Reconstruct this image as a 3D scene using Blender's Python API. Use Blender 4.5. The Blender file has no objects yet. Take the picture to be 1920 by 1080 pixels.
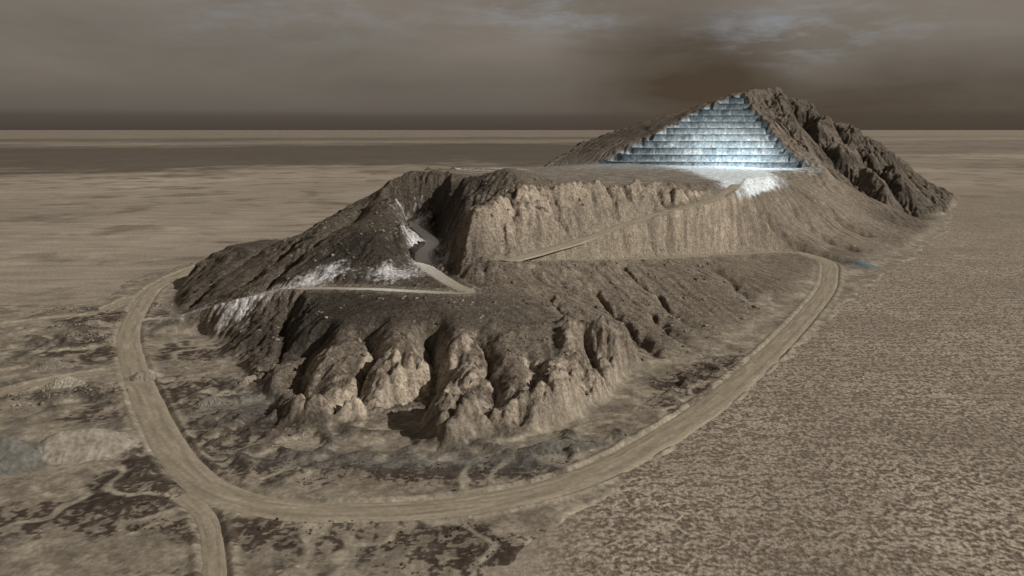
import bpy, math, numpy as np
from mathutils import Vector, geometry
rng=np.random.default_rng(7)

# ---------------------------------------------------------------- noise
_T=rng.random((512,512))*2*np.pi
_GX=np.cos(_T).astype(np.float32); _GY=np.sin(_T).astype(np.float32)
def perlin(x,y):
    xi=np.floor(x).astype(np.int64); yi=np.floor(y).astype(np.int64)
    xf=(x-xi).astype(np.float32); yf=(y-yi).astype(np.float32)
    u=xf*xf*xf*(xf*(xf*6-15)+10); v=yf*yf*yf*(yf*(yf*6-15)+10)
    def g(ix,iy,dx,dy):
        a=ix&511; b=iy&511
        return _GX[a,b]*dx+_GY[a,b]*dy
    n00=g(xi,yi,xf,yf); n10=g(xi+1,yi,xf-1,yf)
    n01=g(xi,yi+1,xf,yf-1); n11=g(xi+1,yi+1,xf-1,yf-1)
    a=n00+u*(n10-n00); b=n01+u*(n11-n01)
    return (a+v*(b-a))*1.5
def fbm(x,y,scale,octv=5,seed=0,gain=.5):
    s=np.zeros_like(x,dtype=np.float32); a=1.;tot=0;f=1./scale
    for i in range(octv):
        s+=a*perlin(x*f+seed*17.3+i*31.7,y*f+seed*9.1+i*13.3); tot+=a; a*=gain; f*=2.03
    return s/tot
def ridged(x,y,scale,octv=5,seed=0,gain=.5):
    s=np.zeros_like(x,dtype=np.float32); a=1.;tot=0;f=1./scale
    for i in range(octv):
        s+=a*(1-2.2*np.abs(perlin(x*f+seed*11.3+i*21.7,y*f+seed*5.1+i*3.3))); tot+=a; a*=gain; f*=2.07
    return s/tot
def sstep(a,b,x):
    t=np.clip((x-a)/(b-a),0,1); return t*t*(3-2*t)
def blur(a,n=1):
    for _ in range(n):
        p=np.pad(a,1,mode='edge')
        a=(p[:-2,1:-1]+2*p[1:-1,1:-1]+p[2:,1:-1])/4
        p=np.pad(a,1,mode='edge')
        a=(p[1:-1,:-2]+2*p[1:-1,1:-1]+p[1:-1,2:])/4
    return a

# ---------------------------------------------------------------- world positions unprojected from image pixels, heights and depths assumed (metres)
ZG=.4
ROAD=[(-225,575,ZG),(-231,548,ZG),(-233,507,ZG),(-228,463,ZG),(-210,407,ZG),(-190,357,ZG),(-162,306,ZG),(-131,256,ZG),(-107,220,ZG),(-85,195,ZG),(-63,184,ZG),(-37,182,ZG),(-9,187,ZG),(19,201,ZG),(50,232,ZG),(86,279,ZG),(137,357,ZG),(195,455,.5),(222,512,1.5),(232,540,4),(227,558,6.2),(211,562,8.3),(139,506,15.9),(86,455,22.1),(36,409,29),(-3,372,34.9)]
RAMP=[(-3,372,34.9),(12,392,35.3),(36,421,37),(90,485,45),(124,513,49.2),(150,542,52.8),(177,593,58)]
WROAD=[(-197,388,ZG),(-186,384,1.5),(-173,378,4.1),(-140,368,15),(-108,358,24),(-66,346,26),(-22,333,27),(-30,350,28.5),(-44,379,31),(-50,408,33),(-47,436,35),(-57,466,37.5),(-70,498,40)]
BR=[(-92,191,ZG),(-81,180,ZG),(-73,165,ZG),(-66,149,ZG),(-58,133,ZG)]
BR2=[(-240,235,ZG),(-204,265,ZG),(-189,286,ZG),(-171,300,ZG)]
BR3=[(-231,440,ZG),(-232,400,ZG),(-249,389,ZG),(-300,350,ZG)]
def catmull(P,step=3.):
    P=[np.array(p,float) for p in P]; out=[]
    for i in range(len(P)-1):
        p0=P[max(i-1,0)];p1=P[i];p2=P[i+1];p3=P[min(i+2,len(P)-1)]
        n=max(2,int(np.linalg.norm(p2-p1)/step))
        for k in range(n):
            t=k/n
            q=.5*((2*p1)+(-p0+p2)*t+(2*p0-5*p1+4*p2-p3)*t*t+(-p0+3*p1-3*p2+p3)*t**3)
            q[2]=p1[2]*(1-t)+p2[2]*t
            out.append(q)
    out.append(P[-1]); return np.array(out)
roads=[('haul_road',catmull(ROAD),10.5),('haul_road_ramp',catmull(RAMP),8.5),('bench_track',catmull(WROAD),7.0),
       ('side_track',catmull(BR),5.0),('yard_track',catmull(BR2),6.5),('yard_track',catmull(BR3),5.0)]

def pl(s): return [tuple(float(v) for v in p.split(',')) for p in s.split()]
TOE=pl("-221,498 -205,440 -180,389 -144,347 -117,306 -91,262 -78,241 -62,239 -50,247 -37,246 -27,224 -19,218 -11,228 7,233 25,249 36,265 46,293 62,306 88,320 125,367 155,407 205,489")
TOER=pl("236,507 260,527 315,596 437,761 647,1087")
BACK=pl("-225,515 -185,535 -150,570 -128,610 -140,640 -130,720 -80,850 -30,930 40,1020 120,1080 220,1120 350,1170 500,1180 620,1150")
SLO=pl("85,384,7 37,361,18 138,425,1.5 104,421,14 53,326,6 0,353,30 182,490,5")
CT=pl("-24,369,39 0,382,38 30,425,42 55,458,46 106,516,50")
LED=pl("-117,344,12 -93,313,14 -68,283,16 -48,272,17 -56,289,20 -86,325,20 -36,306,25 -12,279,20 -16,240,12 -33,255,4 -2,249,13 20,304,21 20,272,14 10,336,25 44,300,8 36,300,16 -14,324,26 -81,270,6 -66,257,9 -74,262,9 -19,225,7 -7,236,8 8,241,8 23,257,8 32,271,8 39,290,7 -48,253,7 -62,246,6 -76,248,5 -28,234,4 -92,280,7 -102,300,9")
LH=pl("-71,526,72 -41,525,70 -87,513,62 -108,506,50 -143,497,31 -189,495,24 -203,477,13 -91,491,57 -116,447,42 -145,433,24 -166,422,17 -78,453,51 -91,421,46 -108,392,33 -64,432,46 -74,399,45 -89,386,37 -60,405,43 -62,366,31 -162,395,10 -161,464,26 -73,475,54 -62,520,66 -108,372,27 -90,358,27 -75,355,27")
DH=pl("-3,465,77 -30,463,69 -40,471,58 -25,430,50 -30,395,36 -26,400,52 17,474,71 6,438,67 -16,367,38 -18,338,29 -6,342,28 -28,440,58")
CL=pl("167,597,60 125,549,61 87,513,62 32,448,65 13,440,67 -6,401,65 -19,387,58 -22,376,50")
PLAT=pl("65,652,63 114,670,62 159,663,61 -44,617,68 230,664,60 196,628,60 -8,531,68 -20,700,65 20,790,61 150,750,61 250,740,60 60,760,62 200,790,61")
MID=pl("94,483,42 130,515,44 176,562,48 98,470,25 142,513,20 188,560,16 202,589,35 230,618,23 274,636,12 183,572,49 266,693,44 248,583,6")
BENCH=pl("113,842,64 312,804,60 285,971,146.6 161,886,92.7 198,917,111.3 243,947,130.9 217,831,62 297,929,117.7 301,878,92.8 302,833,73.1 229,886,95.8 265,930,120.9")
MTN=pl("39,845,59.7 92,937,85.9 163,973,107.3 219,986,123.5 258,979,135.2 85,862,66.1 350,1014,158.2 386,1032,144 424,1015,115.9 471,1019,84 508,1050,88 522,1048,74 542,1054,58.6 591,1068,24.5 315,944,114.8 319,876,83.8 312,788,58 320,699,23.2 389,858,48.3 439,979,88.6 427,829,9 502,957,35.6 356,872,65.7 380,974,115.3 473,973,61.8")

W_=-345;E_=720;S_=120;N_=1260
gx=np.arange(W_,E_+1,1.); gy=np.arange(S_,N_+1,1.)
GX,GY=np.meshgrid(gx,gy); GXf=GX.astype(np.float32); GYf=GY.astype(np.float32)
rd=np.full(GX.shape,1e3,np.float32); rz=np.zeros(GX.shape,np.float32)
def segdist(X,Y,a,b):
    d=b[:2]-a[:2]; L=max((d**2).sum(),1e-6)
    t=np.clip(((X-a[0])*d[0]+(Y-a[1])*d[1])/L,0,1)
    return np.hypot(X-a[0]-t*d[0],Y-a[1]-t*d[1]),t
def window(a,b,m):
    i0=max(int(min(a[0],b[0])-m-W_),0);i1=min(int(max(a[0],b[0])+m-W_)+2,len(gx))
    j0=max(int(min(a[1],b[1])-m-S_),0);j1=min(int(max(a[1],b[1])+m-S_)+2,len(gy))
    return slice(j0,j1),slice(i0,i1)
for _,P,w in roads:
    for a,b in zip(P[:-1],P[1:]):
        sl=window(a,b,25); X=GX[sl];Y=GY[sl]
        if X.size==0: continue
        d,t=segdist(X,Y,a,b); e=d-w/2
        m=e<rd[sl]; rd[sl][m]=e[m]; rz[sl][m]=(a[2]+t*(b[2]-a[2]))[m]
# control points
pts=[]
def add(l,z=None):
    for p in l:
        pts.append((p[0],p[1],p[2] if z is None else z))
def dens(l,n):
    o=[]
    for a,b in zip(l[:-1],l[1:]):
        for k in range(n): o.append(tuple(np.array(a)*(1-k/n)+np.array(b)*k/n))
    o.append(l[-1]); return o
add(dens(TOE,3),ZG);add(dens(TOER,5),ZG);add(dens(BACK,3),ZG)
add(SLO);add(dens(CT,4));add(LED);add(LH);add(DH);add(dens(CL,4));add(PLAT);add(MID);add(BENCH);add(MTN)
for x in np.linspace(W_-10,E_+10,14):
    add([(x,S_-10),(x,N_+10)],ZG)
for y in np.linspace(S_,N_,14):
    add([(W_-10,y),(E_+10,y)],ZG)
def road_e(x,y):
    i=int(round(x-W_));j=int(round(y-S_))
    if 0<=i<len(gx) and 0<=j<len(gy): return rd[j,i]
    return 1e3
pts=[p for p in pts if road_e(p[0],p[1])>1.5]
for nm,P,w in roads:
    for k in range(0,len(P),2):
        a=P[max(k-1,0)];b=P[min(k+1,len(P)-1)];d=(b-a)[:2];d/=max(np.linalg.norm(d),1e-6)
        n=np.array([-d[1],d[0]])
        for s in (-1,0,1):
            pts.append((P[k,0]+n[0]*s*(w/2+.6),P[k,1]+n[1]*s*(w/2+.6),P[k,2]))
pts=np.array(pts)
res=geometry.delaunay_2d_cdt([Vector((p[0],p[1])) for p in pts],[],[],0,.01)
vo,fo,ov=res[0],res[2],res[3]
vz=np.array([pts[o[0]][2] if o else ZG for o in ov]); vo=np.array([(v.x,v.y) for v in vo])
H=np.full(GX.shape,ZG)
for f in fo:
    (x0,y0),(x1,y1),(x2,y2)=vo[f[0]],vo[f[1]],vo[f[2]]
    i0=max(int(math.floor(min(x0,x1,x2)-W_)),0);i1=min(int(max(x0,x1,x2)-W_)+2,len(gx))
    j0=max(int(math.floor(min(y0,y1,y2)-S_)),0);j1=min(int(max(y0,y1,y2)-S_)+2,len(gy))
    if i1<=i0 or j1<=j0: continue
    X=GX[j0:j1,i0:i1];Y=GY[j0:j1,i0:i1]
    D=(y1-y2)*(x0-x2)+(x2-x1)*(y0-y2)
    if abs(D)<1e-9: continue
    a=((y1-y2)*(X-x2)+(x2-x1)*(Y-y2))/D; b=((y2-y0)*(X-x2)+(x0-x2)*(Y-y2))/D; c=1-a-b
    m=(a>=-1e-6)&(b>=-1e-6)&(c>=-1e-6)
    z=a*vz[f[0]]+b*vz[f[1]]+c*vz[f[2]]
    H[j0:j1,i0:i1][m]=z[m]
Hs=blur(H,2)
farm=sstep(560,700,GY)
Hs=Hs*(1-farm)+blur(H,14)*farm
H=Hs.copy()
# polygons
def inpoly(X,Y,poly):
    r=np.zeros(X.shape,bool); n=len(poly)
    for i in range(n):
        x0,y0=poly[i];x1,y1=poly[(i+1)%n]
        if y0==y1: continue
        c=((y0>Y)!=(y1>Y))&(X<(x1-x0)*(Y-y0)/(y1-y0)+x0); r^=c
    return r
def softpoly(poly,n,warp=0,sc=12,seed=0):
    X=GXf;Y=GYf
    if warp: X=X+warp*fbm(GXf,GYf,sc,3,seed);Y=Y+warp*fbm(GXf,GYf,sc,3,seed+5)
    return blur(inpoly(X,Y,poly).astype(np.float32),n)
def blob(cx,cy,rx,ry,rot=0,X=None,Y=None):
    X=GXf if X is None else X; Y=GYf if Y is None else Y
    c,s=math.cos(rot),math.sin(rot); u=(X-cx)*c+(Y-cy)*s; v=-(X-cx)*s+(Y-cy)*c
    return np.exp(-((u/rx)**2+(v/ry)**2))
bench_poly=[(94,842),(326,796),(309,835),(305,880),(300,930),(287,975),(243,950),(198,921),(161,892),(125,866)]
bm=softpoly(bench_poly,1,14,14,3)
SITE=[(-7,100),(-7,148),(5,165),(35,205),(72,251),(132,330),(188,413),(242,489),(317,583),(446,761),(666,1113),(700,1180),(600,1250),(300,1250),(0,1150),(-120,950),(-200,720),(-221,623),(-240,576),(-258,507),(-245,440),(-261,423),(-400,426),(-400,100)]
site=softpoly(SITE,2,10,25,9)
hill=sstep(.6,5,H)           # on the hill
craggy=np.clip(blob(-25,258,75,40)+blob(30,285,40,40),0,1)      # front crags
midc=np.clip(blob(85,490,60,22,.8)+blob(150,530,60,22,.8)+blob(10,405,40,30,.7),0,1)
calm=1-.65*np.clip(blob(300,700,50,110)+blob(250,620,40,50),0,1)
mtn=sstep(780,900,GYf)
rmt=sstep(300,350,GXf)*sstep(740,840,GYf)
# gullies
def carve(line,depth,width,warp=5):
    line=[np.array(p[:2],float) for p in line]
    D=np.full(GX.shape,1e3,np.float32)
    for q,(a,b) in enumerate(zip(line[:-1],line[1:])):
        sl=window(a,b,width*4+8)
        d,_=segdist(GXf[sl]+warp*fbm(GXf[sl],GYf[sl],width*3,3,4),GYf[sl]+warp*fbm(GXf[sl],GYf[sl],width*3,3,8),a,b)
        D[sl]=np.minimum(D[sl],d)
    u=D/width
    return depth*np.exp(-np.abs(u)**1.4)
G=0
G=G+carve([(-34,300),(-31,280),(-30,262),(-33,250),(-40,244)],16,6.5)
G=G+carve([(-33,262),(-42,252),(-50,250)],10,6)
G=G+carve([(-60,300),(-54,280),(-56,262),(-60,246)],10,5)
G=G+carve([(-88,305),(-80,280),(-76,258)],9,7)
G=G+carve([(-104,340),(-101,310),(-98,285)],7,6)
G=G+carve([(-14,290),(-8,265),(-6,240)],6,4)
G=G+carve([(8,268),(10,245)],6,3)
G=G+carve([(30,295),(34,275)],6,3)
G=G+carve([(42,375),(56,345),(64,318)],6,4)
G=G+carve([(72,368),(78,345),(84,325)],4,3)
G=G+carve([(60,420),(80,390),(95,355)],3,4)
G=G+carve([(130,470),(140,430),(140,410)],3,4)
G=G+carve([(186,580),(205,588),(228,577),(246,558),(252,540)],14,7)
G=G+carve([(240,640),(260,620),(275,600)],5,5)
G=G+carve([(255,700),(290,680),(310,650)],5,6)
G=G+carve([(15,345),(24,322),(30,300)],5,4)
G=G+carve([(0,412),(-2,395),(-4,384)],8,5)
G=G+carve([(24,440),(28,430)],7,5)+carve([(60,482),(66,470)],5,4)+carve([(100,516),(104,508)],5,4)
G=G+carve([(120,505),(124,492)],9,5)+carve([(150,535),(156,524)],8,5)+carve([(100,485),(104,474)],7,4)
G=G-carve([(352,1000),(346,950),(340,890),(330,820),(318,760)],9,12)
G=G+carve([(366,1015),(364,960),(378,900),(396,850),(412,800)],28,13,12)
G=G-carve([(395,1015),(402,960),(415,900),(425,850)],9,11,10)
G=G+carve([(415,1020),(425,960),(444,900),(458,850)],24,12,12)
G=G-carve([(450,1010),(462,960),(475,900)],8,10,10)
G=G+carve([(475,1035),(492,980),(515,930),(530,890)],18,12,12)
G=G+carve([(530,1045),(550,1000),(570,960)],12,10,10)
G=G+carve([(-120,500),(-125,470),(-135,430),(-150,400)],5,6)
G=G+carve([(-95,500),(-100,450),(-118,410),(-128,380)],6,7)
G=G+carve([(-150,490),(-165,450),(-178,410)],5,6)
G=G+carve([(-50,500),(-47,470),(-44,430),(-36,400),(-29,372)],12,6.5)
edgek=sstep(0,6,Hs)
H=H-G*edgek*(1-bm)
# broad relief
gyy,gxx=np.gradient(blur(Hs,4)); slope=np.hypot(gxx,gyy)
sl_=sstep(.12,.7,slope)*calm
H+= hill*(1-bm)*sl_*(3.*fbm(GXf,GYf,38,4,1)+craggy*10.*ridged(GXf,GYf,36,6,2,.55)+midc*8.*ridged(GXf,GYf,26,6,13,.55)+2.2*ridged(GXf,GYf,16,4,5))
H+= (1-bm)*hill*mtn*(sl_*9*ridged(GXf,GYf,70,5,6)-3)*(.35+.9*rmt)
# droplet erosion
def erode(H,n,steps,bl,seed):
    r=np.random.default_rng(seed)
    Hb=blur(H,bl)+.25*fbm(GXf,GYf,7,3,seed)
    gy_,gx_=np.gradient(Hb)
    ny,nx=H.shape; D=np.zeros(H.size,np.float32)
    idx=np.flatnonzero((hill>.5).ravel())
    p=r.choice(idx,n); px=(p%nx)+r.random(n); py=(p//nx)+r.random(n); vx=np.zeros(n);vy=np.zeros(n)
    for s in range(steps):
        ix=np.clip(px.astype(int),0,nx-1);iy=np.clip(py.astype(int),0,ny-1); k=iy*nx+ix
        a=-gx_[iy,ix];b=-gy_[iy,ix];g=np.hypot(a,b)+1e-6
        live=g>.08
        D+=np.bincount(k[live],minlength=D.size)[:D.size]
        vx=.55*vx+.45*a/g;vy=.55*vy+.45*b/g
        px=np.where(live,px+vx,px);py=np.where(live,py+vy,py)
    D=np.log1p(D.reshape(H.shape))
    D=.6*D+.4*blur(D,2)
    D-=blur(D,12)
    return D
e=hill*(1-bm)*sl_*(1+.6*mtn+.8*craggy)*(1-.5*midc)
D1=erode(H,80000,90,3,11);H=H-1.*D1*e
D2=erode(H,120000,40,1,12);H=H-.35*D2*e
H=np.maximum(H,ZG)
# benches
hb=Hs+2.4*fbm(GXf,GYf,24,4,21)
s_=(hb-60)/7.4; fl=np.floor(s_);fr=s_-fl
hb=60+7.4*(fl+sstep(.66,.90,fr))+.5*fbm(GXf,GYf,5,3,22)-2.5
H=H*(1-bm)+np.where(Hs>61,hb,59.5)*bm
# roads
nr=.6*fbm(GXf,GYf,9,3,31)
m=sstep(7,0.,rd+nr*3); H=H*(1-m*.9)+rz*m*.9
m=sstep(.8,-.4,rd); H=H*(1-m)+(rz-.35)*m
berm=np.exp(-((rd-1.6+nr)/.9)**2)*.8; H+=berm
# yard microrelief
yard=(1-hill)
H+=yard*sstep(0,3,rd)*(.35*fbm(GXf,GYf,10,4,41)+.1*fbm(GXf,GYf,2.5,3,42)+.15)
heap=np.clip(ridged(GXf,GYf,17,4,43)-.3,0,1)*np.clip(blob(-85,245,40,55)+blob(20,225,60,14)+blob(80,290,40,14,.9)+blob(-215,350,30,40)+blob(-165,265,30,14),0,1)*sstep(1,6,rd)*yard
H+=5*heap
H=H*site-1.6*(1-site)

# ---------------------------------------------------------------- final terrain mesh
ys=[S_+1.]
while ys[-1]<N_-3: ys.append(ys[-1]+(.85 if 785<ys[-1]<985 else min(max(.0019*ys[-1],.38),1.6)))
ys=np.array(ys)
xs=np.concatenate([np.arange(W_+1,-150,1.3),np.arange(-150,70,.6),np.arange(70,130,.85),np.arange(130,E_-2,1.3)])
X,Y=np.meshgrid(xs,ys)
def samp(A):
    u=X-W_;v=Y-S_;i=u.astype(int);j=v.astype(int);a=u-i;b=v-j
    return ((A[j,i]*(1-a)+A[j,i+1]*a)*(1-b)+(A[j+1,i]*(1-a)+A[j+1,i+1]*a)*b).astype(np.float32)
Xf=X.astype(np.float32);Yf=Y.astype(np.float32)
Zv=samp(H);rdv=samp(rd);hv=samp(hill);bv=samp(bm);sv=samp(blur(slope,2));cv=samp(craggy);mv=samp(mtn.astype(np.float32));rv=samp(rmt.astype(np.float32));dv=samp(D1+D2);mdv=samp(midc);cav=samp(calm);hpv=samp(heap)
rk=sstep(.25,.9,sv)*cav
off=sstep(0.5,3,rdv)
rock=np.clip(sstep(-.15,.3,fbm(Xf,Yf,30,3,57))+cv+mdv,0,1)      # outcrops against smooth scree
Zv+=off*hv*(.2+1.2*rk)*((1.5-.5*mdv)*ridged(Xf,Yf,6,4,51)*(.25+.75*rock)+.55*fbm(Xf,Yf,1.6,3,52))*(1-.85*bv)
Zv+=off*hv*rk*(mdv+.8*cv)*2.2*ridged(Xf,Yf,12,4,58)*(1-bv)
Zv+=off*hv*(1-bv)*np.clip(fbm(Xf,Yf,2.2,2,53)-.3,0,1)*1.6*(.3+rock)*cav
Zv+=hv*mv*(1-bv)*2.4*ridged(Xf,Yf,13,4,54)*rk*(.3+.7*rock)
gz_y,gz_x=np.gradient(Zv); dy=np.gradient(ys)[:,None];dx=np.gradient(xs)[None,:]
fs=np.hypot(gz_x/dx,gz_y/dy)       # fine slope
# ---- colours (albedo)
def C(*c): return np.array(c,np.float32)
def mix(a,b,t): return a*(1-t[...,None])+b*t[...,None]
def B(cx,cy,rx,ry,rot=0): return blob(cx,cy,rx,ry,rot,Xf+6*n2,Yf+6*n3)
n1=fbm(Xf,Yf,60,5,61);n2=fbm(Xf,Yf,14,4,62);n3=fbm(Xf,Yf,14,4,63);n4=fbm(Xf,Yf,4,4,64);n5=fbm(Xf,Yf,1.8,2,65)
col=np.zeros(X.shape+(3,),np.float32)
# yard
yc=mix(C(.215,.182,.14)+col,C(.165,.145,.115),sstep(0,.35,n2))
yc=mix(yc,C(.30,.258,.2),sstep(.0,.3,n3+.3*n4)*.8)
ln=np.abs(fbm(Xf,Yf,42,3,95))
yc=mix(yc,C(.30,.26,.2),sstep(.045,.015,ln)*.8)
scrubreg=np.clip(B(-88,245,22,30)+B(-20,206,75,9)+B(70,270,30,14,.9)+B(-195,330,30,26)+B(-215,395,34,22)+B(10,163,50,13)+B(-100,195,16,18)+B(-60,175,30,10)+B(85,305,35,9,.75)+B(-140,330,20,20)+B(-125,275,18,22)+B(-120,180,30,10)*.9+B(-150,250,12,12)*.7+B(-108,210,12,22)*.8+B(-175,275,34,14)*.6+B(-70,145,30,14)*.6,0,1)
scr=sstep(.0,.09,n4*.6+n5*.4+.40*scrubreg+.45*n2-.24)*np.clip(scrubreg*1.5+.15,0,1)
scr*=sstep(.02,.05,ln)
yc=mix(yc,C(.04,.027,.02),scr*.92)
yc=mix(yc,C(.11,.092,.072),sstep(.05,.3,hpv)*.7)
yc=mix(yc,C(.125,.125,.115),np.clip(B(-20,212,60,6)+B(-95,262,12,20),0,1)*.6)
# hill
hc=mix(C(.19,.158,.122)+col,C(.125,.103,.08),sstep(-.3,.4,n1))
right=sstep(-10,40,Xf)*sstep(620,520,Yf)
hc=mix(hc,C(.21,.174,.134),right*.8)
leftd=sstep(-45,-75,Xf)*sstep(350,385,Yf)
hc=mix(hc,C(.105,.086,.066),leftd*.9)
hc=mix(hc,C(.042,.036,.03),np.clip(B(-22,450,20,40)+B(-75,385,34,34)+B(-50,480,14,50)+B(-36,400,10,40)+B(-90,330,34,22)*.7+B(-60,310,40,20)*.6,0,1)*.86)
hc=mix(hc,C(.11,.09,.07),mv*sstep(.1,-.3,n1)*.8)
hc=mix(hc,C(.075,.062,.048),np.clip(B(120,930,90,60,.5),0,1)*.7*mv)
hc=mix(hc,C(.245,.202,.157),np.clip(B(322,800,26,150)+B(300,690,30,60)+B(410,900,24,80)+B(250,620,30,40)*.7,0,1)*.8)
# fresh cut cliffs
cut=np.clip(B(15,410,55,38,.7)+B(85,490,60,24,.8)+B(150,520,60,26,.8)+B(0,262,62,40)*.9+B(-60,262,34,26)*.8+B(-125,362,30,12)*.8,0,1)
hc=mix(hc,C(.55,.46,.36),cut*sstep(.7,1.6,fs+.5*n4+.35*n2)*.88)
hc=mix(hc,C(.26,.216,.168),cut*sstep(1.0,.4,fs)*.65)
hc=mix(hc,C(.10,.075,.056),cut*sstep(.08,.3,fbm(Xf,Yf*.6,11,4,77))*.7)
fan=samp(np.clip(carve(CT,1,9)+carve([(94,467),(142,510),(188,557)],1,8),0,1).astype(np.float32))
hc=mix(hc,C(.22,.183,.142),fan*.75)
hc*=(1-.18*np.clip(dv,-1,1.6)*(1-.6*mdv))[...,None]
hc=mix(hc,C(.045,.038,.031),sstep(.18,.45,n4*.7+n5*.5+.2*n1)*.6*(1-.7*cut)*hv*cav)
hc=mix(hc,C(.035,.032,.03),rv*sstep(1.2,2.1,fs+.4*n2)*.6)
# plateau
plat=sstep(.16,.06,sv)*sstep(50,57,Zv)
hc=mix(hc,mix(C(.22,.19,.153)+col,C(.32,.28,.23),sstep(-.2,.3,n2)),plat*.9)
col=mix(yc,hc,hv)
# road shoulders
col=mix(col,C(.29,.25,.19),sstep(5,.5,rdv+4*n4)*.7*(1-.6*scr))
# white mineral patches, colour raised to paint in their spotlit look
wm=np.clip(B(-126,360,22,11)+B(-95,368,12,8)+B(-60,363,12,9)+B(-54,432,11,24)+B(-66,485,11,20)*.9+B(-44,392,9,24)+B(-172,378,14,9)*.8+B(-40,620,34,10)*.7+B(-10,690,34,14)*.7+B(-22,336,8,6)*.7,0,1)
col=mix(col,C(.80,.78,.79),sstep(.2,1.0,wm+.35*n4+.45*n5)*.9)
# blue bench cut: step shading painted into rock and rubble, dark faces, pale feet
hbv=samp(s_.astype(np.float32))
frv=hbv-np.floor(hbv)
bglow=np.clip(blob(245,862,58,48,0,Xf,Yf)*1.35,0,1)  # bright centre: the glow on the benches, painted into the colour
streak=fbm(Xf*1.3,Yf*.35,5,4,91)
bcol=mix(C(.085,.115,.135)+col*0,C(.50,.62,.69),np.clip(bglow*.9+.6*streak,0,1)) 
pale=mix(C(.28,.34,.37)+col*0,C(.88,.92,.93),np.clip(bglow*1.3+.3*n4,0,1))
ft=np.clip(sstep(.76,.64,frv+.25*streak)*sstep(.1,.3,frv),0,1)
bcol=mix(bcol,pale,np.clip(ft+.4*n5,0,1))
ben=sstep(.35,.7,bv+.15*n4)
bcol=mix(bcol,C(.018,.024,.03),np.clip(sstep(.80,.92,frv+.12*streak)+sstep(.08,.0,frv),0,1)*.88)  # near-black lines along the step tops, part of the painted shading
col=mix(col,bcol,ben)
spill=(np.clip(blob(232,800,75,34,0,Xf,Yf)+blob(214,730,38,75,0,Xf,Yf)+blob(192,640,24,85,-.1,Xf,Yf)*1.4,0,1))*sstep(46,53,Zv)  # glow spilling over the pit floor, painted as pale blue colour
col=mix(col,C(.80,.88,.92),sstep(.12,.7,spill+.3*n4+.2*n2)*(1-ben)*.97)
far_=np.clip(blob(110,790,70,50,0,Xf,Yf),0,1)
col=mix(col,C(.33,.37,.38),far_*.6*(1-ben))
col=mix(col,C(.10,.045,.038),B(630,1085,40,30)*.8)
col=mix(col,C(.10,.17,.2),B(262,548,7,12)*.8)
col*=(1+.26*n5+.2*n4)[...,None]
col=np.clip(col,.012,.92)
rgh=np.clip(.28+.72*hv+.5*sstep(.05,.3,hpv),0,1)*(.45+.55*cav)

def make_grid(name,X,Y,Z,keep,col,mat,rg=None):
    ny,nx=X.shape
    used=np.zeros((ny,nx),bool); used[:-1,:-1]|=keep;used[1:,:-1]|=keep;used[:-1,1:]|=keep;used[1:,1:]|=keep
    ids=-np.ones((ny,nx),np.int64); ids[used]=np.arange(used.sum())
    co=np.stack([X[used],Y[used],Z[used]],-1).astype(np.float32)
    q=np.stack([ids[:-1,:-1],ids[:-1,1:],ids[1:,1:],ids[1:,:-1]],-1)[keep].astype(np.int32)
    me=bpy.data.meshes.new(name)
    me.vertices.add(len(co));me.vertices.foreach_set('co',co.ravel())
    me.loops.add(q.size);me.loops.foreach_set('vertex_index',q.ravel())
    me.polygons.add(len(q));me.polygons.foreach_set('loop_start',np.arange(0,q.size,4,dtype=np.int32))
    me.polygons.foreach_set('use_smooth',np.ones(len(q),bool))
    a=me.attributes.new('Col','FLOAT_COLOR','POINT')
    c=np.ones((len(co),4),np.float32);c[:,:3]=col[used];a.data.foreach_set('color',c.ravel())
    a=me.attributes.new('Rough','FLOAT','POINT')
    a.data.foreach_set('value',(rg[used] if rg is not None else np.full(len(co),.3)).astype(np.float32))
    me.update(calc_edges=True);me.materials.append(mat)
    o=bpy.data.objects.new(name,me);bpy.context.collection.objects.link(o);return o

# ---------------------------------------------------------------- materials
def newmat(name):
    m=bpy.data.materials.new(name);m.use_nodes=True;nt=m.node_tree;b=nt.nodes['Principled BSDF']
    b.inputs['Roughness'].default_value=.95;b.inputs['Specular IOR Level'].default_value=.15
    return m,nt,b
def N(nt,t,**k):
    n=nt.nodes.new(t)
    for a,v in k.items():
        setattr(n,a,v)
    return n
def noise(nt,vec,scale,detail=4,rough=.55,dist=0):
    n=N(nt,'ShaderNodeTexNoise');n.inputs['Scale'].default_value=scale;n.inputs['Detail'].default_value=detail
    n.inputs['Roughness'].default_value=rough;n.inputs['Distortion'].default_value=dist
    nt.links.new(vec,n.inputs['Vector']);return n.outputs['Fac']
def ramp(nt,fac,stops,interp='LINEAR'):
    r=N(nt,'ShaderNodeValToRGB');r.color_ramp.interpolation=interp
    el=r.color_ramp.elements
    while len(el)<len(stops): el.new(.5)
    for e_,(p,c) in zip(el,stops):
        e_.position=p;e_.color=(c,c,c,1) if not isinstance(c,tuple) else c+(1,)
    nt.links.new(fac,r.inputs['Fac']);return r.outputs['Color']
def mth(nt,op,a,b=None,c=None,clamp=False):
    n=N(nt,'ShaderNodeMath',operation=op);n.use_clamp=clamp
    for i,v in enumerate((a,b,c)):
        if v is None: continue
        if isinstance(v,(int,float)): n.inputs[i].default_value=v
        else: nt.links.new(v,n.inputs[i])
    return n.outputs[0]
def mixc(nt,f,a,b,bt='MIX'):
    n=N(nt,'ShaderNodeMix',data_type='RGBA',blend_type=bt)
    if isinstance(f,(int,float)): n.inputs[0].default_value=f
    else: nt.links.new(f,n.inputs[0])
    for i,v in ((6,a),(7,b)):
        if isinstance(v,tuple): n.inputs[i].default_value=v+(1,)
        else: nt.links.new(v,n.inputs[i])
    return n.outputs[2]
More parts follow.
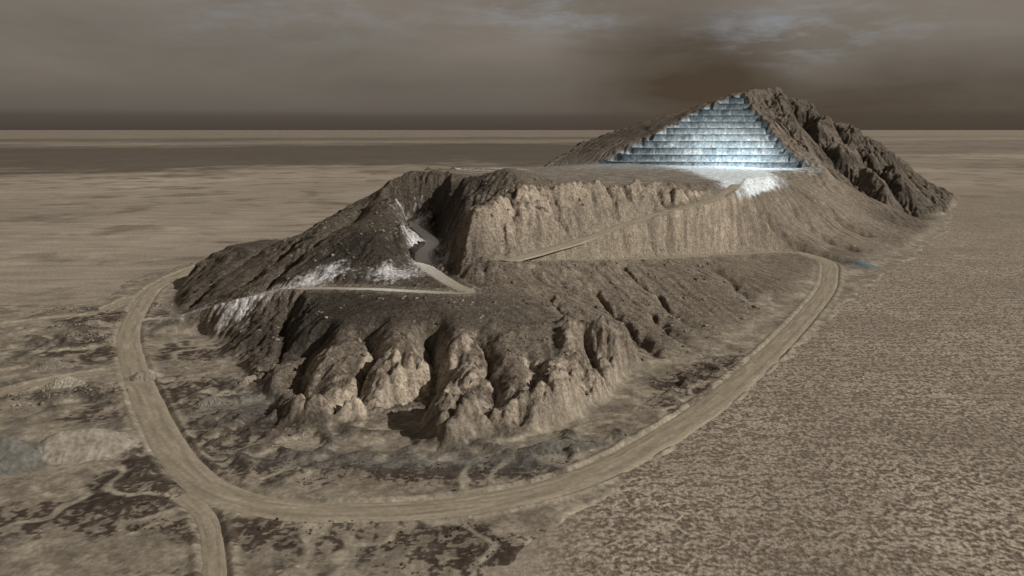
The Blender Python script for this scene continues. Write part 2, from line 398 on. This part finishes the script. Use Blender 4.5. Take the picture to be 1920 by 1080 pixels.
def geo(nt): return N(nt,'ShaderNodeNewGeometry').outputs['Position']

mt,nt,b=newmat('quarry_rock')
at=N(nt,'ShaderNodeAttribute',attribute_name='Col').outputs['Color']
ra=N(nt,'ShaderNodeAttribute',attribute_name='Rough').outputs['Fac']
P=geo(nt)
f1=noise(nt,P,.8,5,.72);f2=noise(nt,P,.2,2,.65)
fm=mixc(nt,mth(nt,'MULTIPLY_ADD',ra,.7,.3),(1.,1.,1.),ramp(nt,f1,[(.25,.40),(.5,1.),(.75,1.55)]))
c=mixc(nt,1.,at,fm,'MULTIPLY')
c=mixc(nt,1.,c,ramp(nt,f2,[(.3,.76),(.7,1.24)]),'MULTIPLY')
nt.links.new(c,b.inputs['Base Color'])
bp=N(nt,'ShaderNodeBump');bp.inputs['Distance'].default_value=2.1;nt.links.new(ra,bp.inputs['Strength'])
nt.links.new(f1,bp.inputs['Height']);nt.links.new(bp.outputs[0],b.inputs['Normal'])
keep=(np.maximum.reduce([Zv[:-1,:-1],Zv[1:,:-1],Zv[:-1,1:],Zv[1:,1:]])>-.6)
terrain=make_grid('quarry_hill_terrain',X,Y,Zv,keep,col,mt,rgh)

# roads
mr,nt,b=newmat('compacted_dirt')
at=N(nt,'ShaderNodeAttribute',attribute_name='Col').outputs['Color'];P=geo(nt)
f1=noise(nt,P,.6,6,.65)
c=mixc(nt,1.,at,ramp(nt,f1,[(.25,.75),(.75,1.22)]),'MULTIPLY');nt.links.new(c,b.inputs['Base Color'])
bp=N(nt,'ShaderNodeBump');bp.inputs['Strength'].default_value=.4;bp.inputs['Distance'].default_value=.3
nt.links.new(f1,bp.inputs['Height']);nt.links.new(bp.outputs[0],b.inputs['Normal'])
for i,(nm,P_,w) in enumerate(roads):
    P2=catmull(P_,1.2)
    P2[:,2]=np.convolve(np.pad(P2[:,2],8,mode='edge'),np.ones(17)/17,'valid')
    T=np.gradient(P2[:,:2],axis=0);T/=np.linalg.norm(T,axis=1)[:,None]+1e-9
    Nn=np.stack([-T[:,1],T[:,0]],-1); K=19; u=np.linspace(-1,1,K)
    L=np.concatenate([[0],np.cumsum(np.linalg.norm(np.diff(P2[:,:2],axis=0),axis=1))])
    wn=1+.12*fbm((L+i*99).astype(np.float32),(L*0+.5).astype(np.float32),14,4,71)
    XX=P2[:,0:1]+Nn[:,0:1]*u*(w/2+.7)*wn[:,None];YY=P2[:,1:2]+Nn[:,1:2]*u*(w/2+.7)*wn[:,None]
    ZZ=P2[:,2:3]+.02*(6-i)-.55*np.abs(u)**6+0*XX
    tr=np.exp(-((np.abs(u)-.38)/.13)**2)
    cc=np.zeros(XX.shape+(3,),np.float32)+(C(.36,.31,.24) if nm=='haul_road_ramp' else C(.30,.256,.19))
    nn=fbm((L[:,None]*.06+0*XX).astype(np.float32),(u*5+0*XX).astype(np.float32),1.,4,72)
    cc=mix(cc,C(.195,.165,.122),np.clip(tr*.5+1.1*nn,0,1).astype(np.float32)+0*XX.astype(np.float32))
    cc=mix(cc,C(.38,.33,.25),np.clip(-nn*2.2-.2,0,1).astype(np.float32))
    if nm=='bench_track':
        wt=np.clip(sstep(375,410,YY)+np.exp(-((XX+60)/26)**2)*.6+np.exp(-((XX+128)/22)**2)*.7,0,1).astype(np.float32)  # white track, whitened more where lit patches are painted in
        cc=mix(cc,C(.82,.80,.80),wt*.9)
    o=make_grid(nm,XX,YY,ZZ,np.ones((XX.shape[0]-1,K-1),bool),cc,mr)

# ---------------------------------------------------------------- desert plain
mg,nt,b=newmat('desert_sand')
P=geo(nt);sx=N(nt,'ShaderNodeSeparateXYZ');nt.links.new(P,sx.inputs[0])
big=noise(nt,P,.0016,5,.6);med=noise(nt,P,.011,5,.6,.4);fine=noise(nt,P,.45,3,.75)
base=ramp(nt,big,[(.3,(.225,.19,.15)),(.5,(.31,.262,.207)),(.7,(.42,.36,.285))])
base=mixc(nt,ramp(nt,med,[(.53,0.),(.64,.7)]),base,(.135,.11,.085))
base=mixc(nt,1.,base,ramp(nt,fine,[(.25,.6),(.75,1.36)]),'MULTIPLY')
mw=N(nt,'ShaderNodeMapping');mw.inputs['Scale'].default_value=(.25,1.,1.);nt.links.new(P,mw.inputs[0])
wind=noise(nt,mw.outputs[0],.06,5,.72,.5)
base=mixc(nt,1.,base,ramp(nt,wind,[(.3,.70),(.7,1.28)]),'MULTIPLY')
# dark gravel belts toward the horizon
dist=mth(nt,'ADD',sx.outputs[1],mth(nt,'MULTIPLY',sx.outputs[0],-.35))
far=noise(nt,P,.00055,6,.8)
dd=mth(nt,'ADD',mth(nt,'DIVIDE',dist,12000.),mth(nt,'MULTIPLY',mth(nt,'SUBTRACT',far,.5),.55))
belt=mth(nt,'MULTIPLY',ramp(nt,dd,[(.14,0.),(.20,.85),(.42,.9),(.55,.2),(.72,.8),(.95,.35)]),ramp(nt,mth(nt,'ADD',mth(nt,'DIVIDE',sx.outputs[0],mth(nt,'ADD',mth(nt,'ABSOLUTE',sx.outputs[1]),500.)),.5),[(.6,1.),(.95,.45)]))
base=mixc(nt,belt,base,(.085,.069,.053))
# ripple field: small broken, branching sand ripples
w1=noise(nt,P,.21,1.,.5,.4)
brk=noise(nt,P,.72,2,.5)
ph=mth(nt,'ADD',mth(nt,'MULTIPLY',sx.outputs[1],.9),mth(nt,'MULTIPLY',w1,17.))
rip=mth(nt,'ADD',mth(nt,'MULTIPLY_ADD',mth(nt,'SINE',ph),.23,.5),mth(nt,'MULTIPLY',mth(nt,'SUBTRACT',brk,.5),2.0))
rr=ramp(nt,rip,[(.15,(.125,.1,.077)),(.45,(.245,.2,.157)),(.8,(.42,.358,.284))])
rr=mixc(nt,1.,rr,ramp(nt,fine,[(.25,.84),(.75,1.16)]),'MULTIPLY')
rr=mixc(nt,ramp(nt,noise(nt,P,.02,4),[(.35,0.),(.7,.55)]),rr,(.165,.134,.104))
rm=mth(nt,'ADD',mth(nt,'MULTIPLY',mth(nt,'SUBTRACT',sx.outputs[0],mth(nt,'MULTIPLY',sx.outputs[1],.15)),.006),mth(nt,'MULTIPLY',med,.3))
rmask=ramp(nt,rm,[(0.,0.),(.12,1.)])
col_=mixc(nt,rmask,base,mixc(nt,ramp(nt,mth(nt,'DIVIDE',sx.outputs[1],4000.),[(.1,1.),(.5,.0)]),base,rr))
nt.links.new(col_,b.inputs['Base Color'])
bp=N(nt,'ShaderNodeBump');bp.inputs['Strength'].default_value=.6;bp.inputs['Distance'].default_value=.6
nt.links.new(mth(nt,'ADD',mth(nt,'MULTIPLY',mth(nt,'MULTIPLY',rip,rmask),.8),mth(nt,'MULTIPLY',fine,.6)),bp.inputs['Height']);nt.links.new(bp.outputs[0],b.inputs['Normal'])
me=bpy.data.meshes.new('desert_plain')
R=150000;vs=[];fc=[]
q=[-R,-20000,-3000,-600,0,600,1500,5000,20000,R]
for yy in q:
    for xx in q: vs.append((xx,yy,0))
n=len(q)
for j in range(n-1):
    for i in range(n-1): fc.append((j*n+i,j*n+i+1,(j+1)*n+i+1,(j+1)*n+i))
me.from_pydata(vs,[],fc);me.materials.append(mg)
bpy.context.collection.objects.link(bpy.data.objects.new('desert_plain',me))

# ---------------------------------------------------------------- scattered stones / scrub / mounds
def hz(x,y):
    i=np.clip(((x-W_)).astype(int),0,len(gx)-2);j=np.clip((y-S_).astype(int),0,len(gy)-2);return H[j,i]
import bmesh
def scatter(name,xy,size,mat,flat=.6,c0=C(.2,.16,.12),cv_=.4,seed=1):
    r=np.random.default_rng(seed)
    bm_=bmesh.new();bmesh.ops.create_icosphere(bm_,subdivisions=1,radius=1);bv_=np.array([v.co[:] for v in bm_.verts]);bf=np.array([[v.index for v in f.verts] for f in bm_.faces]);bm_.free()
    n=len(xy);nv=len(bv_)
    s=size[:,None,None]*(1+.45*r.standard_normal((n,nv,1)).clip(-1,1.2))*(.7+.6*r.random((n,1,3)))
    V=bv_[None]*s;V[:,:,2]*=flat
    z=hz(xy[:,0],xy[:,1]);V[:,:,0]+=xy[:,0:1];V[:,:,1]+=xy[:,1:2];V[:,:,2]+=(z+size*.1)[:,None]
    F=(bf[None]+np.arange(n)[:,None,None]*nv).reshape(-1,3).astype(np.int32);V=V.reshape(-1,3).astype(np.float32)
    me=bpy.data.meshes.new(name);me.vertices.add(len(V));me.vertices.foreach_set('co',V.ravel())
    me.loops.add(F.size);me.loops.foreach_set('vertex_index',F.ravel());me.polygons.add(len(F));me.polygons.foreach_set('loop_start',np.arange(0,F.size,3,dtype=np.int32))
    a=me.attributes.new('Col','FLOAT_COLOR','POINT');c=np.ones((n,nv,4),np.float32);c[:,:,:3]=c0*(1+cv_*(r.random((n,1,1))*2-1));a.data.foreach_set('color',c.ravel())
    me.update(calc_edges=True);me.materials.append(mat);o=bpy.data.objects.new(name,me);bpy.context.collection.objects.link(o);return o
def pick(n,box,cond,seed):
    r=np.random.default_rng(seed);x=r.uniform(box[0],box[1],n);y=r.uniform(box[2],box[3],n)
    i=(x-W_).astype(int);j=(y-S_).astype(int);k=cond(j,i,x,y);return np.stack([x[k],y[k]],-1)
NB=fbm(GXf,GYf,9,3,81)
xy=pick(14000,(-150,140,190,480),lambda j,i,x,y:(rd[j,i]>2)&(site[j,i]>.9)&(hill[j,i]>.2)&(NB[j,i]>.1),3)
scatter('boulders',xy,.2+.6*np.random.default_rng(1).random(len(xy))**5*2,mt,.7,C(.18,.15,.115),.5,2)
REG=np.clip(blob(-88,245,26,34)+blob(-20,206,75,9)+blob(70,270,30,14,.9)+blob(-195,330,30,26)+blob(-215,390,25,25)+blob(10,163,50,12)+blob(-100,195,16,18)+blob(-60,175,30,10)+blob(85,305,35,9,.75),0,1)
xy=pick(50000,(-260,130,125,430),lambda j,i,x,y:(rd[j,i]>1.5)&(site[j,i]>.9)&(hill[j,i]<.2)&(NB[j,i]+.55*REG[j,i]>.5),4)
scatter('desert_scrub',xy,.15+.3*np.random.default_rng(2).random(len(xy))**2,mt,.6,C(.08,.06,.045),.5,5)
# heaps of broken rock in the processing yard
r_=np.random.default_rng(44)
cs=[(-176,262,7,4),(-190,268,6,3),(-160,274,5,3),(-226,372,9,4),(-208,350,7,3),(-250,410,8,3),(-205,420,6,3)]
xy=np.concatenate([np.stack([r_.normal(c[0],c[2],60),r_.normal(c[1],c[3],60)],-1) for c in cs])
scatter('rubble_pile',xy,.25+.7*r_.random(len(xy))**3,mt,.8,C(.18,.155,.125),.7,8)
def mound(name,cx,cy,rx,ry,h,rot,c0,seed):
    n=100;u=np.linspace(-1.3,1.3,n);U,V=np.meshgrid(u,u)
    U_=U.astype(np.float32);V_=V.astype(np.float32)
    r=np.hypot(np.maximum(np.abs(U)-.25,0)*1.3,V)                     # short ridge crest
    prof=1-r*(1+.22*fbm(U_*3,V_*3,1.5,3,seed));prof=np.maximum(prof,-.35)
    Z=h*prof+.15*fbm(U_*20,V_*20,2,3,seed)-.9*np.clip(ridged(U_*6,V_*1.5,1.,3,seed),0,1)*np.clip(1-prof,0,.6)
    c,s=math.cos(rot),math.sin(rot);XX=cx+(U*rx)*c-(V*ry)*s;YY=cy+(U*rx)*s+(V*ry)*c
    cc=np.zeros(XX.shape+(3,),np.float32)+c0
    cc=cc*(1+.35*fbm(U_*10,V_*4,1.,4,seed+3))[...,None]
    base_=float(hz(np.array([cx]),np.array([cy]))[0]);base_=min(base_,.8)
    keep=(prof[:-1,:-1]>-.3);return make_grid(name,XX,YY,Z+base_+.2,keep,cc,mt)
mound('gravel_mound',-137,221,19,11,7,.3,C(.25,.222,.18),1)
mound('gravel_mound',-157,212,17,10,8,.15,C(.13,.124,.108),2)
mound('gravel_mound',-112,262,6,4,2.5,.3,C(.16,.145,.12),3)
mound('gravel_mound',-150,292,8,5,3.5,.3,C(.22,.188,.15),4)
mound('gravel_mound',14,222,14,4,2.8,.25,C(.12,.112,.095),5)
mound('gravel_mound',-215,372,9,6,3.5,.1,C(.22,.188,.15),6)
mound('gravel_mound',-178,283,7,5,3,.4,C(.26,.23,.185),7)
mound('gravel_mound',-196,305,8,4,2.6,.2,C(.2,.17,.14),8)
mound('gravel_mound',-105,285,7,4,2.6,.9,C(.22,.19,.155),9)

# ---------------------------------------------------------------- light
az=Vector((.93,-.36,0)).normalized();el=math.radians(31)
sd=Vector((az.x*math.cos(el),az.y*math.cos(el),math.sin(el)))
L=bpy.data.lights.new('sun','SUN');L.energy=3.8;L.angle=math.radians(.6);L.color=(1,.96,.90)
o=bpy.data.objects.new('sun',L);o.rotation_euler=sd.to_track_quat('Z','Y').to_euler();bpy.context.collection.objects.link(o)
L=bpy.data.lights.new('quarry_floodlight','POINT');L.energy=110000;L.color=(.74,.89,1);L.shadow_soft_size=4
o=bpy.data.objects.new('quarry_floodlight',L);o.location=(244,806,96);bpy.context.collection.objects.link(o)

# ---------------------------------------------------------------- sky
w=bpy.data.worlds.new('World');bpy.context.scene.world=w;w.use_nodes=True;nt=w.node_tree
bg=nt.nodes['Background']
tc0=N(nt,'ShaderNodeTexCoord').outputs['Generated']
wn=N(nt,'ShaderNodeTexNoise');wn.inputs['Scale'].default_value=5.;wn.inputs['Detail'].default_value=5;nt.links.new(tc0,wn.inputs['Vector'])
wv=N(nt,'ShaderNodeVectorMath',operation='SUBTRACT');nt.links.new(wn.outputs['Color'],wv.inputs[0]);wv.inputs[1].default_value=(.5,.5,.5)
ws=N(nt,'ShaderNodeVectorMath',operation='MULTIPLY_ADD');nt.links.new(wv.outputs[0],ws.inputs[0]);ws.inputs[1].default_value=(.22,.22,.08);nt.links.new(tc0,ws.inputs[2])
tc=ws.outputs[0]
sep=N(nt,'ShaderNodeSeparateXYZ');nt.links.new(tc0,sep.inputs[0]);z=sep.outputs[2]
grad=ramp(nt,z,[(0.,(.066,.053,.043)),(.016,(.085,.07,.056)),(.024,(.122,.103,.085)),(.07,(.160,.138,.114)),(.16,(.19,.163,.134)),(.5,(.15,.13,.108))])
mp=N(nt,'ShaderNodeMapping');mp.inputs['Scale'].default_value=(1.,1.,4.5);nt.links.new(tc0,mp.inputs[0])
cl=noise(nt,mp.outputs[0],3.2,7,.55,.3)
grad=mixc(nt,ramp(nt,z,[(.02,0.),(.06,1.)]),grad,mixc(nt,1.,grad,ramp(nt,cl,[(.3,.84),(.7,1.16)]),'MULTIPLY'))
def dblob(c,s):
    a=N(nt,'ShaderNodeVectorMath',operation='SUBTRACT');nt.links.new(tc,a.inputs[0]);a.inputs[1].default_value=c
    m_=N(nt,'ShaderNodeVectorMath',operation='MULTIPLY');nt.links.new(a.outputs[0],m_.inputs[0]);m_.inputs[1].default_value=s
    l=N(nt,'ShaderNodeVectorMath',operation='LENGTH');nt.links.new(m_.outputs[0],l.inputs[0])
    return ramp(nt,l.outputs['Value'],[(0.,1.),(1.,0.)],'EASE')
sm=mixc(nt,1.,dblob((.215,.97,.08),(5.5,0.,9.)),mixc(nt,1.,dblob((.40,.92,.03),(2.4,0.,13.)),(.8,.8,.8),'MULTIPLY'),'ADD')
sm=mixc(nt,1.,sm,ramp(nt,noise(nt,mp.outputs[0],6.,5,.6,.5),[(.3,.7),(.6,1.)]),'MULTIPLY')
grad=mixc(nt,mth(nt,'MULTIPLY',sm,1.05,clamp=True),grad,(.068,.049,.031))
cl2=noise(nt,mp.outputs[0],9.,9,.66,.3)
wisp=mth(nt,'MULTIPLY',ramp(nt,cl2,[(.45,0.),(.66,1.)]),mth(nt,'ADD',mth(nt,'ADD',dblob((.06,.99,.14),(6.,0.,20.)),dblob((.35,.93,.12),(5.,0.,20.))),mth(nt,'MULTIPLY',dblob((-.25,.96,.14),(3.5,0.,16.)),.4)),clamp=True)
grad=mixc(nt,mth(nt,'MULTIPLY',wisp,.8),grad,(.27,.285,.31))
sky=N(nt,'ShaderNodeTexSky',sky_type='NISHITA');sky.sun_disc=False;sky.sun_elevation=el;sky.sun_rotation=math.atan2(sd.x,sd.y);sky.dust_density=6
sk=mixc(nt,1.,sky.outputs[0],(.003,.003,.003),'MULTIPLY')
nt.links.new(mixc(nt,1.,grad,sk,'ADD'),bg.inputs['Color']);bg.inputs['Strength'].default_value=1.

# ---------------------------------------------------------------- camera
cam=bpy.data.cameras.new('camera');cam.sensor_width=36;cam.lens=26.25;cam.clip_end=400000;cam.clip_start=1
o=bpy.data.objects.new('camera',cam);o.location=(0,0,100);o.rotation_euler=(math.radians(90-11.98),0,0)
bpy.context.collection.objects.link(o);bpy.context.scene.camera=o
s=bpy.context.scene;s.view_settings.view_transform='Standard';s.view_settings.look='None';s.view_settings.exposure=0
